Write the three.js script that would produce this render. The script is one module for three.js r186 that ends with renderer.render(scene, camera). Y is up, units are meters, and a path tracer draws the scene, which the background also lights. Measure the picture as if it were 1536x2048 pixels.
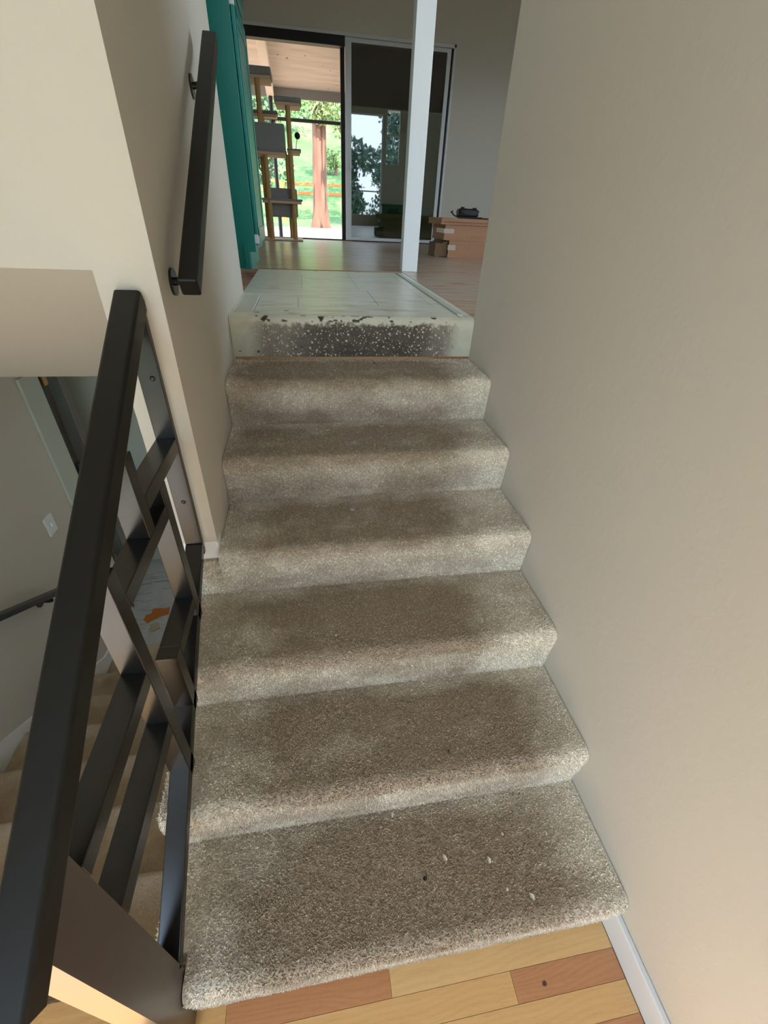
import * as THREE from 'three';
import { RoundedBoxGeometry } from 'three/addons/geometries/RoundedBoxGeometry.js';
import { mergeGeometries } from 'three/addons/utils/BufferGeometryUtils.js';

// ------------------------------------------------------------------ camera, sky, sun, exposure
const scene = new THREE.Scene();
const FOCAL = 862.638;                                   // pixels at 1536 x 2048
const camera = new THREE.PerspectiveCamera(2 * Math.atan(1024 / FOCAL) * 180 / Math.PI, 0.75, 0.02, 400);
camera.position.set(0.31383, 1.60074, 0.23594);
camera.rotation.order = 'YXZ';
camera.rotation.set(-0.606458, -0.18702, 0.051006);
camera.updateMatrixWorld(true);
scene.add(camera);

const renderer = new THREE.WebGLRenderer({ antialias: true });
renderer.toneMapping = THREE.LinearToneMapping;
renderer.toneMappingExposure = 3.1;
scene.backgroundIntensity = 2.9;
renderer.shadowMap.enabled = true;

const SUN_TAN = 1.19;                                    // tangent of the sun's height
const sunDir = new THREE.Vector3(0.0, SUN_TAN, 1).normalize();
{                                                        // clear summer sky: pale and hazy low down, blue overhead, the same all round
  const w = 16, h = 128, d = new Float32Array(w * h * 4), lo = [0.71, 0.85, 0.965], hi = [0.37, 0.54, 0.82];
  for (let r = 0; r < h; r++) for (let c = 0; c < w; c++) {
    const el = ((r + 0.5) / h - 0.5) * Math.PI, t = Math.min(1, Math.max(0, el / 1.1)), k = t * t * (3 - 2 * t), o = (r * w + c) * 4;
    for (let a = 0; a < 3; a++) d[o + a] = el < 0 ? 0.5 * lo[a] : lo[a] + (hi[a] - lo[a]) * k;
    d[o + 3] = 1;
  }
  const t = new THREE.DataTexture(d, w, h, THREE.RGBAFormat, THREE.FloatType);
  t.mapping = THREE.EquirectangularReflectionMapping; t.magFilter = t.minFilter = THREE.LinearFilter; t.wrapS = THREE.RepeatWrapping; t.needsUpdate = true;
  scene.background = t;
}
const sun = new THREE.DirectionalLight(new THREE.Color(1.0, 0.94, 0.85), 6.5);
sun.position.copy(sunDir).multiplyScalar(60).add(new THREE.Vector3(0, 0, -6));
sun.target.position.set(0, 0, -6);
sun.castShadow = true;
sun.shadow.mapSize.set(4096, 4096);
Object.assign(sun.shadow.camera, { left: -30, right: 30, top: 40, bottom: -40, near: 1, far: 140 });
scene.add(sun, sun.target);

// ------------------------------------------------------------------ measures (metres)
const R = 0.1761, G = 0.28866, W = 1.05;                 // riser, going, flight width
const UP = 7 * R;                                        // upper floor level
const DOWN = -7 * R;                                     // lower floor level
const ZW = -0.885;                                       // end of the dividing wall
const ZB = -7.24;                                        // back wall with the sliding door
const ZF = 1.7;                                          // front wall
const XL = -1.27;                                        // outer left wall
const CEIL = 4.3;
const LG = 0.294, LZ = -0.058;                           // lower flight going and first nosing
const GROUND = 1.08;                                     // ground behind the house

// ------------------------------------------------------------------ random, noise, textures
function rng(seed) { let a = seed >>> 0; return () => { a = (a + 0x6d2b79f5) | 0; let t = Math.imul(a ^ (a >>> 15), 1 | a); t = (t + Math.imul(t ^ (t >>> 7), 61 | t)) ^ t; return ((t ^ (t >>> 14)) >>> 0) / 4294967296; }; }
function hash(x, y, s) { let h = Math.imul(x, 374761393) ^ Math.imul(y, 668265263) ^ Math.imul(s + 11, 1274126177); h = Math.imul(h ^ (h >>> 13), 1274126177); return ((h ^ (h >>> 16)) >>> 0) / 4294967296; }
function vnoise(x, y, s = 0, px = 0, py = 0) {
  const xi = Math.floor(x), yi = Math.floor(y); let fx = x - xi, fy = y - yi;
  fx = fx * fx * (3 - 2 * fx); fy = fy * fy * (3 - 2 * fy);
  const m = (v, p) => (p ? ((v % p) + p) % p : v);
  const a = hash(m(xi, px), m(yi, py), s), b = hash(m(xi + 1, px), m(yi, py), s), c = hash(m(xi, px), m(yi + 1, py), s), d = hash(m(xi + 1, px), m(yi + 1, py), s);
  return a + (b - a) * fx + (c - a) * fy + (a - b - c + d) * fx * fy;
}
function fbm(x, y, s, oct = 4, p = 0, q = p) { let v = 0, a = 0.5, n = 0; for (let i = 0; i < oct; i++) { v += a * vnoise(x, y, s + i, p, q); n += a; x *= 2; y *= 2; p *= 2; q *= 2; a *= 0.5; } return v / n; }
const clamp = (v, a = 0, b = 1) => Math.min(b, Math.max(a, v));
const smooth = (a, b, v) => { const t = clamp((v - a) / (b - a)); return t * t * (3 - 2 * t); };
const mix = (a, b, t) => a.map((v, i) => v + (b[i] - v) * t);
function tex(w, h, fn, { srgb = true, repeat = [1, 1] } = {}) {
  const d = new Uint8Array(w * h * 4);
  for (let j = 0; j < h; j++) for (let i = 0; i < w; i++) {
    const c = fn((i + 0.5) / w, (j + 0.5) / h), k = (j * w + i) * 4;
    d[k] = clamp(c[0]) * 255; d[k + 1] = clamp(c[1]) * 255; d[k + 2] = clamp(c[2]) * 255; d[k + 3] = 255;
  }
  const t = new THREE.DataTexture(d, w, h);
  t.wrapS = t.wrapT = THREE.RepeatWrapping; t.magFilter = THREE.LinearFilter; t.minFilter = THREE.LinearMipmapLinearFilter; t.generateMipmaps = true;
  if (srgb) t.colorSpace = THREE.SRGBColorSpace;
  t.repeat.set(...repeat); t.needsUpdate = true;
  return t;
}
const grey = (fn) => (u, v) => { const g = fn(u, v); return [g, g, g]; };
const rgb = (r, g, b) => new THREE.Color().setRGB(r, g, b);
const S255 = (r, g, b) => [r / 255, g / 255, b / 255];

// ------------------------------------------------------------------ geometry helpers
function worldUV(g, off = [0, 0]) {                       // uv in metres, by the main axis of every face
  g = g.index ? g.toNonIndexed() : g;
  const p = g.attributes.position, n = g.attributes.normal, uv = new Float32Array(p.count * 2);
  for (let i = 0; i < p.count; i += 3) {
    let ax = 0, ay = 0, az = 0;
    for (let k = 0; k < 3; k++) { ax += Math.abs(n.getX(i + k)); ay += Math.abs(n.getY(i + k)); az += Math.abs(n.getZ(i + k)); }
    for (let k = 0; k < 3; k++) {
      const x = p.getX(i + k), y = p.getY(i + k), z = p.getZ(i + k);
      const [a, b] = ay >= ax && ay >= az ? [x, z] : ax >= az ? [z, y] : [x, y];
      uv[(i + k) * 2] = a + off[0]; uv[(i + k) * 2 + 1] = b + off[1];
    }
  }
  g.setAttribute('uv', new THREE.BufferAttribute(uv, 2));
  return g;
}
function B(x0, x1, y0, y1, z0, z1, bevel = 0) {           // a box, its edges rounded by bevel
  const w = Math.abs(x1 - x0), h = Math.abs(y1 - y0), d = Math.abs(z1 - z0);
  const g = bevel ? new RoundedBoxGeometry(w, h, d, 2, Math.min(bevel, w / 2.01, h / 2.01, d / 2.01)) : new THREE.BoxGeometry(w, h, d);
  g.translate((x0 + x1) / 2, (y0 + y1) / 2, (z0 + z1) / 2);
  return worldUV(g);
}
function bar(a, b, w, h, bevel = 0.003) {                 // a bar from a to b, w wide across, h high
  a = new THREE.Vector3(...a); b = new THREE.Vector3(...b);
  const d = b.clone().sub(a), len = d.length(); d.normalize();
  const g = new RoundedBoxGeometry(w, h, len, 2, Math.min(bevel, w / 2.01, h / 2.01));
  const side = new THREE.Vector3(0, 1, 0).cross(d); if (side.lengthSq() < 1e-6) side.set(1, 0, 0); side.normalize();
  const up = d.clone().cross(side).normalize();
  g.applyMatrix4(new THREE.Matrix4().makeBasis(side, up, d));
  g.translate((a.x + b.x) / 2, (a.y + b.y) / 2, (a.z + b.z) / 2);
  return worldUV(g);
}
function sweptBar(a, b, w, h, r) {                        // a rounded section drawn straight from a to b with plain sawn ends
  a = new THREE.Vector3(...a); b = new THREE.Vector3(...b);
  const d = b.clone().sub(a), len = d.length(); d.normalize();
  const x = w / 2, y = h / 2, s = new THREE.Shape();
  s.moveTo(-x + r, -y); s.lineTo(x - r, -y); s.absarc(x - r, -y + r, r, -Math.PI / 2, 0); s.lineTo(x, y - r); s.absarc(x - r, y - r, r, 0, Math.PI / 2);
  s.lineTo(-x + r, y); s.absarc(-x + r, y - r, r, Math.PI / 2, Math.PI); s.lineTo(-x, -y + r); s.absarc(-x + r, -y + r, r, Math.PI, Math.PI * 1.5);
  const g = new THREE.ExtrudeGeometry(s, { depth: len, bevelEnabled: false, curveSegments: 5 });
  const side = new THREE.Vector3(0, 1, 0).cross(d).normalize(), up = d.clone().cross(side).normalize();
  g.applyMatrix4(new THREE.Matrix4().makeBasis(side, up, d)); g.translate(a.x, a.y, a.z);
  return worldUV(g);
}
function rod(a, b, r0, r1 = r0, seg = 14) {
  a = new THREE.Vector3(...a); b = new THREE.Vector3(...b);
  const d = b.clone().sub(a), g = new THREE.CylinderGeometry(r1, r0, d.length(), seg);
  g.applyQuaternion(new THREE.Quaternion().setFromUnitVectors(new THREE.Vector3(0, 1, 0), d.clone().normalize()));
  g.translate((a.x + b.x) / 2, (a.y + b.y) / 2, (a.z + b.z) / 2);
  return g;
}
function prismX(pts, x0, x1, uvs = true) {                // polygon of [z, y] points drawn out along x
  const s = new THREE.Shape(pts.map(([z, y]) => new THREE.Vector2(-z, y)));
  const g = new THREE.ExtrudeGeometry(s, { depth: x1 - x0, bevelEnabled: false, curveSegments: 8 });
  g.rotateY(Math.PI / 2); g.translate(x0, 0, 0);         // (-z, y, depth) -> (depth, y, z)
  return uvs ? worldUV(g) : g;
}
const strip = (g) => { for (const k of Object.keys(g.attributes)) if (!['position', 'normal', 'uv'].includes(k)) g.deleteAttribute(k); return g.index ? g.toNonIndexed() : g; };
const join = (...gs) => mergeGeometries(gs.flat().map(strip));
const taken = new Map();
function numbered(name) { const n = taken.get(name) ?? 0; taken.set(name, n + 1); return n ? name + '_' + String(n).padStart(3, '0') : name; }
function thing(name, label, category, base = [0, 0, 0], group) {
  const o = new THREE.Group(); o.name = numbered(name); o.position.set(...base); scene.add(o);
  o.userData = { label, category }; if (group) o.userData.group = group;
  return o;
}
function part(name, geo, m, parent, label) {              // geometry in world metres, set under its parent
  parent.updateWorldMatrix(true, false);
  const o = new THREE.Mesh(geo.clone().applyMatrix4(parent.matrixWorld.clone().invert()), m);
  o.name = name; o.castShadow = o.receiveShadow = true; parent.add(o);
  if (label) o.userData.label = label;
  return o;
}
function struct(name, geo, m, label, category) {
  const o = new THREE.Mesh(geo, m); o.name = numbered(name); o.castShadow = o.receiveShadow = true; scene.add(o);
  o.userData = { kind: 'structure', label, category };
  return o;
}
function structGroup(name, label, category) {
  const o = new THREE.Group(); o.name = numbered(name); scene.add(o); o.userData = { kind: 'structure', label, category }; return o;
}
function solo(name, geo, m, label, category, base, group) {
  const o = new THREE.Mesh(geo.clone().translate(-base[0], -base[1], -base[2]), m); o.name = numbered(name); o.position.set(...base);
  o.castShadow = o.receiveShadow = true; scene.add(o); o.userData = { label, category }; if (group) o.userData.group = group;
  return o;
}
// a pixel of the photograph gives a direction; the plane it meets gives the place
function onPlane(u, v, axis, value) {
  const d = new THREE.Vector3((u - 768) / FOCAL, -(v - 1024) / FOCAL, -1).transformDirection(camera.matrixWorld);
  const t = (value - camera.position[axis]) / d[axis];
  return camera.position.clone().addScaledVector(d, t);
}

// ------------------------------------------------------------------ materials
const peel = tex(512, 512, grey((u, v) => 0.55 * fbm(u * 48, v * 48, 3, 3, 48) + 0.45 * smooth(0.5, 0.75, vnoise(u * 36, v * 36, 9, 36, 36))), { srgb: false, repeat: [2.2, 2.2] });
const std = (o) => new THREE.MeshStandardMaterial(o);
const phys = (o) => new THREE.MeshPhysicalMaterial(o);
const M = {};
M.wall = std({ color: rgb(0.60, 0.55, 0.47), roughness: 0.85, bumpMap: peel, bumpScale: 0.00032 });
M.ceil = std({ color: rgb(0.78, 0.75, 0.70), roughness: 0.9 });
M.trim = std({ color: rgb(0.72, 0.73, 0.73), roughness: 0.5 });
M.white = std({ color: rgb(0.80, 0.80, 0.79), roughness: 0.5 });
M.black = phys({ color: rgb(0.008, 0.0075, 0.007), roughness: 0.24, ior: 1.5 });
M.satin = phys({ color: rgb(0.009, 0.0085, 0.0075), roughness: 0.42, ior: 1.5, specularIntensity: 0.55 });
M.blackMatte = std({ color: rgb(0.008, 0.008, 0.009), roughness: 0.6 });
M.newel = phys({ color: rgb(0.062, 0.048, 0.041), roughness: 0.28, ior: 1.6 });
M.steel = std({ color: rgb(0.55, 0.55, 0.55), roughness: 0.35, metalness: 1 });
M.alu = std({ color: rgb(0.62, 0.63, 0.63), roughness: 0.45, metalness: 0.1 });
M.teal = std({ color: rgb(0.008, 0.235, 0.205), roughness: 0.38 });

// carpet: wear and soil with a grain of their own; paler nosings partly hold painted light
const CLEAN = [0.84, 0.75, 0.615], SOIL = [0.39, 0.30, 0.212];
function carpetColor(x, along, j) {                       // along: 0 at the back of the tread, 1 at the foot of the riser; linear
  const cx = 0.48 + 0.10 * (vnoise(j * 3.3, 2.2, 5) - 0.5), wide = 0.36 + 0.07 * vnoise(j * 1.7, 4.1, 8);
  const across = 1 - smooth(wide - 0.1, wide + 0.13, Math.abs(x - cx) + 0.10 * (fbm(x * 9, along * 7 + j * 5, 21, 3) - 0.5));
  const deep = 0.45 + 0.55 * smooth(0.0, 0.18, along) - 0.50 * smooth(0.62, 0.74, along) * (1 - 0.75 * smooth(0.78, 0.93, along) * (j >= 5 ? 1 : 0.35));  // nosing kept paler: part wear, part light put into the colour
  let soil = 0.10 + 0.95 * across * deep + 0.85 * (fbm(x * 6 + j, along * 5 + j * 9, 31, 4) - 0.5);
  soil += 0.35 * (fbm(x * 22 + j * 3, along * 12, 41, 3) - 0.5);
  if (j <= 3) soil += 0.25 * smooth(0.12, -0.02, Math.abs(x + 0.02) - 0.05);
  return mix(CLEAN, SOIL, clamp(soil));
}
const fluff = tex(512, 512, grey((u, v) => 0.5 * vnoise(u * 128, v * 128, 4, 128, 128) + 0.5 * vnoise(u * 60, v * 60, 6, 60, 60)), { srgb: false, repeat: [2.6, 2.6] });
const toS = (c) => c.map((v) => (v <= 0.0031308 ? 12.92 * v : 1.055 * Math.pow(v, 1 / 2.4) - 0.055));
// one tile row for each step: u across the flight (-0.2 .. 1.1), v from step to step
const carpetMap = tex(768, 1536, (u, v) => {
  const j = Math.floor(v * 6) + 1, along = v * 6 - (j - 1), x = -0.2 + 1.3 * u;
  const c = carpetColor(x, along, j), n = 0.8 + 0.4 * vnoise(u * 500, v * 900, 51);
  return toS(c.map((k) => k * n * 0.85));
});
M.carpet = std({ map: carpetMap, roughness: 1 });
M.pile = std({ color: rgb(1, 1, 1), roughness: 1 });
M.lowerCarpet = std({
  map: tex(512, 512, (u, v) => toS(mix([0.58, 0.48, 0.36], [0.30, 0.21, 0.125], clamp(0.95 * fbm(u * 8, v * 8, 61, 5, 8) + 0.15 * vnoise(u * 200, v * 200, 3, 200, 200)))), { repeat: [1, 1] }),
  bumpMap: fluff, bumpScale: 0.003, roughness: 1,
});

// wood
function woodTex(seed, light, dark, knots = []) {
  return tex(1024, 128, (u, v) => {
    const x = u * 1.2, y = v * 0.12;
    const warp = fbm(x * 2.2, y * 9, seed, 3) * 0.10 + fbm(x * 7, y * 40, seed + 3, 2) * 0.008;
    let ring = Math.abs(((y + warp) * 95) % 1 - 0.5) * 2;
    ring = smooth(0.25, 1, ring);
    const pore = smooth(0.62, 0.9, vnoise(x * 60, y * 1800, seed + 7));
    let t = 0.22 * ring + 0.35 * fbm(x * 3, y * 120, seed + 9, 3) + 0.30 * pore;
    let c = mix(light, dark, clamp(t));
    for (const [kx, ky, kr] of knots) { const d = Math.hypot(x - kx, (y - ky) * 1.1) / kr + 0.35 * (vnoise(x * 300, y * 300, 3) - 0.5); c = mix(c, S255(70, 44, 30), 1 - smooth(0.5, 1.1, d)); }
    return c;
  });
}
const oakMats = [
  [101, S255(220, 176, 118), S255(200, 150, 94)], [131, S255(214, 168, 108), S255(192, 140, 86)], [171, S255(224, 184, 128), S255(204, 158, 102)],
].map(([s, a, b]) => phys({ map: woodTex(s, a, b), roughness: 0.42, clearcoat: 0.25, clearcoatRoughness: 0.3 }));
const redOak = [
  phys({ map: woodTex(211, S255(196, 138, 94), S255(166, 108, 68)), roughness: 0.42, clearcoat: 0.25, clearcoatRoughness: 0.3 }),
  phys({ map: woodTex(223, S255(194, 138, 96), S255(164, 108, 70), [[0.08, 0.035, 0.007]]), roughness: 0.42, clearcoat: 0.25, clearcoatRoughness: 0.3 }),
];
M.subfloor = phys({
  map: tex(1024, 1024, (u, v) => {
    const g = fbm(u * 10, v * 90, 301, 4, 10, 90), b = fbm(u * 5, v * 5, 311, 4, 5), k = smooth(0.60, 0.80, fbm(u * 12, v * 120, 321, 3, 12, 120));
    let c = mix(S255(214, 186, 162), S255(172, 142, 118), clamp(1.6 * g - 0.35));
    c = mix(c, S255(196, 186, 178), 0.6 * smooth(0.35, 0.7, b));
    return mix(c, S255(112, 74, 48), 0.55 * k);
  }, { repeat: [0.5, 0.5] }), roughness: 0.34, clearcoat: 0.35, clearcoatRoughness: 0.22,
});
M.rawWood = std({ color: rgb(0.42, 0.24, 0.11), roughness: 0.7 });
M.card = std({ map: tex(256, 256, (u, v) => { const n = 0.9 + 0.12 * fbm(u * 4, v * 40, 401, 3, 4, 40) + 0.06 * vnoise(u * 120, v * 120, 3, 120, 120); return S255(170 * n, 126 * n, 95 * n); }), roughness: 0.85 });
M.cardDark = std({ color: rgb(0.17, 0.10, 0.055), roughness: 0.9 });
M.tape = std({ color: rgb(0.50, 0.42, 0.33), roughness: 0.35 });

// ------------------------------------------------------------------ the setting: walls
function wallHoles(x0, x1, y0, y1, z0, z1, holes) {       // a wall across x with openings
  const xs = [...new Set([x0, x1, ...holes.flatMap((h) => [h[0], h[1]])])].sort((a, b) => a - b), out = [];
  for (let i = 0; i + 1 < xs.length; i++) {
    let y = y0; const mid = (xs[i] + xs[i + 1]) / 2;
    for (const h of holes.filter((q) => q[0] < mid && q[1] > mid).sort((a, b) => a[2] - b[2])) { if (h[2] > y) out.push(B(xs[i], xs[i + 1], y, h[2], z0, z1)); y = h[3]; }
    if (y < y1) out.push(B(xs[i], xs[i + 1], y, y1, z0, z1));
  }
  return join(out);
}
const ENTRY = [-1.2, -0.12, 0, 2.08], SIDE = [0.08, 0.98, 0.35, 1.85], WINA = [1.22, 2.84, 1.5, 3.9], WINB = [2.92, 3.36, 2.78, 4.05], HIGH = [-1.24, 1.03, 2.86, 4.2];  // openings out of view; entrance, side and high ones placed to light the stairs
struct('wall_right', B(W, W + 0.12, -0.05, CEIL, -1.745, ZF, 0.006), M.wall, 'cream textured wall rising beside the carpeted flight', 'wall');
struct('wall_left', join(
  B(-0.126, 0, UP - 0.6, CEIL, -2.33, ZW),
  prismX([[ZW, 0.66], [ZW, -0.75], [-3.2, -0.75], [-3.2, 1.02], [-2.33, 1.02], [-2.33, 0.66]], -0.126, 0),
  prismX([[ZW, -0.75], [ZW, DOWN], [-3.2, DOWN], [-3.2, -0.75]], -0.126, 0)), M.wall, 'cream dividing wall that carries the black wall handrail', 'wall');
struct('wall_header', join(B(XL, -0.126, 1.475, CEIL, ZW - 0.12, ZW), prismX([[ZW, 1.475], [ZW - 0.12, 1.475], [-1.63, 1.16], [-1.63, 1.02]], XL, -0.126)), M.wall, 'cream header wall with a sloped soffit above the lower flight', 'wall');
struct('wall_outer', join(B(XL - 0.12, XL, DOWN, CEIL, -2.57, ZF), B(XL - 0.12, XL, UP - 0.22, CEIL, ZB, -2.57)), M.wall, 'grey lit outer wall beside the lower flight', 'wall');
struct('wall_front', wallHoles(XL - 0.12, 5.6, DOWN, CEIL, ZF, ZF + 0.14, [ENTRY, SIDE, WINA, WINB, HIGH]), M.wall, 'front wall with the entrance glazing', 'wall');
struct('wall_back', wallHoles(XL - 0.12, 5.6, UP - 0.22, CEIL, ZB - 0.14, ZB, [[-0.24, 2.33, UP, 3.335]]), M.wall, 'plain back wall around the sliding glass door', 'wall');
struct('wall_far', join(B(5.48, 5.6, UP - 0.2, 1.95, ZB, ZF), B(5.48, 5.6, 3.95, CEIL, ZB, ZF), B(5.48, 5.6, 1.95, 3.95, ZB, -3.3), B(5.48, 5.6, 1.95, 3.95, -0.6, ZF)), M.wall, 'far side wall of the living room with an unseen opening that lights the landing', 'wall');  // the opening is out of view, placed to light the landing
const UNSEEN_DOOR = [-0.88, -0.15, DOWN + 0.02, 0.8];  // unseen opening, placed to light the lower flight and outer wall
struct('wall_lower', join(wallHoles(-2.7, 0, DOWN, 1.02, -3.34, -3.2, [UNSEEN_DOOR]), B(-2.82, -2.7, DOWN, 1.02, -3.34, -1.4), B(-2.7, XL - 0.12, DOWN, 1.02, -1.5, -1.4)), M.wall, 'end wall at the foot of the lower flight', 'wall');
struct('ceiling', B(XL - 0.12, 5.6, CEIL, CEIL + 0.2, ZB - 0.14, ZF + 0.14), M.ceil, 'white ceiling', 'ceiling');
struct('unseen_overhang', B(XL - 0.12, 1.15, CEIL + 0.02, CEIL + 0.2, ZF + 0.14, ZF + 1.45), M.ceil, 'unseen eaves placed to keep sun out of the high window', 'roof');  // out of view; keeps direct sun off the stairs
struct('unseen_overhang', B(1.15, 5.6, CEIL + 0.02, CEIL + 0.2, ZF + 0.14, ZF + 2.6), M.ceil, 'unseen eaves placed to keep sun out of the living room windows', 'roof');  // out of view; deep enough to leave only skylight in the living room
struct('unseen_ceiling_beam', B(XL, 5.48, 3.25, CEIL, -3.60, -3.48), M.ceil, 'unseen white beam above the square post, placed to shade the back wall', 'beam');  // out of view; holds window light off the back wall
struct('ceiling_lower', join(B(-2.82, -0.126, 1.02, 1.06, -3.34, -1.63), B(-2.82, XL - 0.12, 1.02, 1.06, -1.63, -1.4)), M.ceil, 'low ceiling beyond the sloped soffit', 'ceiling');
// floors
struct('floor_upper', join(B(XL, 5.48, UP - 0.2, UP, ZB, -3.388), B(W + 0.004, 5.48, UP - 0.2, UP, -3.388, -1.745), B(W + 0.12, 5.48, UP - 0.2, UP, -1.745, ZF), B(XL, -0.126, UP - 0.12, UP, -3.388, -1.63)), M.subfloor, 'worn brown wooden floor with a satin gloss leading to the glass door', 'floor');
{
  const cv = document.createElement('canvas'); cv.width = 1024; cv.height = 1536; const c = cv.getContext('2d'), q = rng(71);
  const px = (x) => (x / W) * 1024, pz = (z) => ((-z - 1.71) / 1.68) * 1536;   // top of canvas: the nosing
  c.fillStyle = 'rgb(230,230,214)'; c.fillRect(0, 0, 1024, 1536);
  for (let i = 0; i < 900; i++) { c.fillStyle = `rgba(${150 + q() * 90 | 0},${150 + q() * 85 | 0},${135 + q() * 80 | 0},${0.03 + q() * 0.06})`; c.beginPath(); c.ellipse(q() * 1024, q() * 1536, 20 + q() * 110, 4 + q() * 16, (q() - 0.5) * 0.3, 0, 7); c.fill(); }
  for (let i = 0; i < 420; i++) { c.strokeStyle = `rgba(70,66,60,${0.05 + q() * 0.25})`; c.lineWidth = 0.6 + q() * 1.6; const x = q() * 1024, y = q() * 1536; c.beginPath(); c.moveTo(x, y); c.lineTo(x + (q() - 0.4) * 90, y + (q() - 0.5) * 18); c.stroke(); }
  for (let i = 0; i < 120; i++) { c.fillStyle = `rgba(${120 + q() * 40 | 0},${96 + q() * 30 | 0},70,${0.04 + q() * 0.10})`; c.beginPath(); c.ellipse(q() * 1024, q() * q() * 1536, 15 + q() * 90, 5 + q() * 26, (q() - 0.5) * 0.6, 0, 7); c.fill(); }
  for (let i = 0; i < 260; i++) { c.fillStyle = `rgba(40,36,32,${0.3 + q() * 0.5})`; c.beginPath(); c.arc(q() * 1024, q() * 1536, 0.8 + q() * 2.2, 0, 7); c.fill(); }
  c.strokeStyle = 'rgba(60,58,54,0.75)'; c.lineWidth = 2.2;
  const seg = (x0, z0, x1, z1, w = 2.2) => { c.lineWidth = w; c.beginPath(); c.moveTo(px(x0), pz(z0)); c.lineTo(px(x1), pz(z1)); c.stroke(); };
  seg(0.28, -1.95, 0.93, -2.0); seg(0.28, -1.92, 0.28, -2.2); seg(0.93, -2.0, 0.93, -3.2, 1.6); seg(0.66, -2.0, 0.66, -2.45, 3); seg(0.30, -2.5, 0.30, -3.1, 1.4); seg(0.62, -2.5, 0.62, -3.3, 1.4);
  seg(0.985, -1.74, 0.985, -3.36, 4); seg(1.02, -1.74, 1.02, -3.36, 2); seg(0.02, -1.80, 0.02, -2.22, 3); seg(0.095, -1.80, 0.095, -2.22, 2.4); seg(0.02, -1.80, 0.095, -1.80, 2.4);
  for (let i = 0; i < 26; i++) { c.fillStyle = 'rgba(36,28,22,0.9)'; c.fillRect(px(0.2 + q() * 0.62), pz(-1.725 - q() * 0.02), 6 + q() * 40, 2 + q() * 5); }
  for (const [x, z] of [[0.23, -1.84], [0.11, -1.80], [0.10, -3.32], [0.40, -3.34], [0.70, -3.33]]) { c.fillStyle = 'rgb(38,34,30)'; c.beginPath(); c.ellipse(px(x), pz(z), 12, 7, 0, 0, 7); c.fill(); }
  const t = new THREE.CanvasTexture(cv); t.colorSpace = THREE.SRGBColorSpace; t.flipY = false;
  M.landing = phys({ map: t, roughness: 0.38, clearcoat: 0.2, clearcoatRoughness: 0.3 });
}
const landing = structGroup('floor_landing', 'pale painted landing with scuffs and old tile lines at the head of the stairs', 'floor');
{
  const g = B(0, W, UP - 0.03, UP, -3.378, -1.74); const p = g.attributes.position, uv = g.attributes.uv;
  for (let i = 0; i < p.count; i++) uv.setXY(i, p.getX(i) / W, (-p.getZ(i) - 1.71) / 1.68);
  part('painted_deck', g, M.landing, landing);
  part('edge_strip', B(0.0, W, UP - 0.01, UP + 0.003, -3.405, -3.386, 0.002), M.rawWood, landing, 'raw wood strip along the landing edge');
  part('edge_strip', B(0.99, 1.018, UP - 0.01, UP + 0.004, -3.36, -1.80, 0.0015), std({ color: rgb(0.55, 0.57, 0.51), roughness: 0.5 }), landing, 'pale painted strip along the landing edge');
  part('edge_strip', B(0.022, 0.092, UP - 0.01, UP + 0.005, -2.21, -1.80, 0.002), std({ color: rgb(0.58, 0.58, 0.50), roughness: 0.5 }), landing, 'short pale painted batten by the wall');
  part('subfloor_core', B(0.002, W + 0.002, UP - 0.2, UP - 0.03, -3.386, -1.75), M.rawWood, landing);
}
// entrance floor: strips of oak, laid one by one
const floor = structGroup('floor', 'oak strip floor at the foot of the carpeted flight', 'floor');
part('floor_base', join(B(XL, W, -0.2, -0.016, 0.0, ZF), B(XL, -0.14, -0.2, -0.016, -0.045, 0.0)), M.rawWood, floor);
{
  const q = rng(5), P = 0.0585, Z0 = 0.0025;
  const geos = new Map();
  const lay = (x0, x1, z0, z1, m) => {
    const g = B(x0 + 0.0004, x1 - 0.0004, -0.016, 0, z0 + 0.0004, z1 - 0.0004), p = g.attributes.position, uv = g.attributes.uv, ou = m === redOak[1] ? 0 : q(), ov = m === redOak[1] ? 0 : q();
    for (let i = 0; i < p.count; i++) uv.setXY(i, (p.getX(i) - x0) / 1.2 + ou, (p.getZ(i) - z0) / 0.12 + ov);
    part('plank', g, m, floor);
  };
  for (let k = -1; k < 30; k++) {
    const z0 = Z0 + k * P, z1 = Math.min(z0 + P, ZF);
    const fixed = { 0: [[-1.27, -0.55, 0], [-0.55, 0.03, 1], [0.03, 0.43, 'r0'], [0.43, 1.034, 2]], 1: [[-1.27, -0.2, 2], [-0.2, 0.74, 0], [0.74, 1.034, 'r1']], 2: [[-1.27, -0.7, 1], [-0.7, 0.35, 2], [0.35, 1.034, 0]] }[k];
    if (fixed) { for (const [a, b, m] of fixed) lay(a, b, z0, z1, m === 'r0' ? redOak[0] : m === 'r1' ? redOak[1] : oakMats[m]); continue; }
    let x = XL; const end = k < 0 ? -0.14 : 1.034;
    while (x < end - 0.02) { let x1 = Math.min(end, x + 0.35 + q() * 0.6); if (end - x1 < 0.15) x1 = end; lay(x, x1, z0, z1, q() < 0.22 ? redOak[0] : oakMats[q() * 3 | 0]); x = x1; }
  }
}
{
  const mat = thing('unseen_entry_mat', 'unseen pale mat on the entrance floor, placed to whiten the bounced light', 'mat', [-0.66, 0, 0.95]);  // out of view; whitens the bounce and the reflections on the railing
  part('mat_field', B(-1.14, -0.18, 0, 0.008, 0.34, 1.58, 0.003), std({ color: rgb(0.78, 0.74, 0.70), roughness: 0.95 }), mat);
  for (const z of [0.34, 1.54]) part('mat_border', B(-1.14, -0.18, 0.007, 0.010, z, z + 0.04), M.trim, mat);
}
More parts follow.
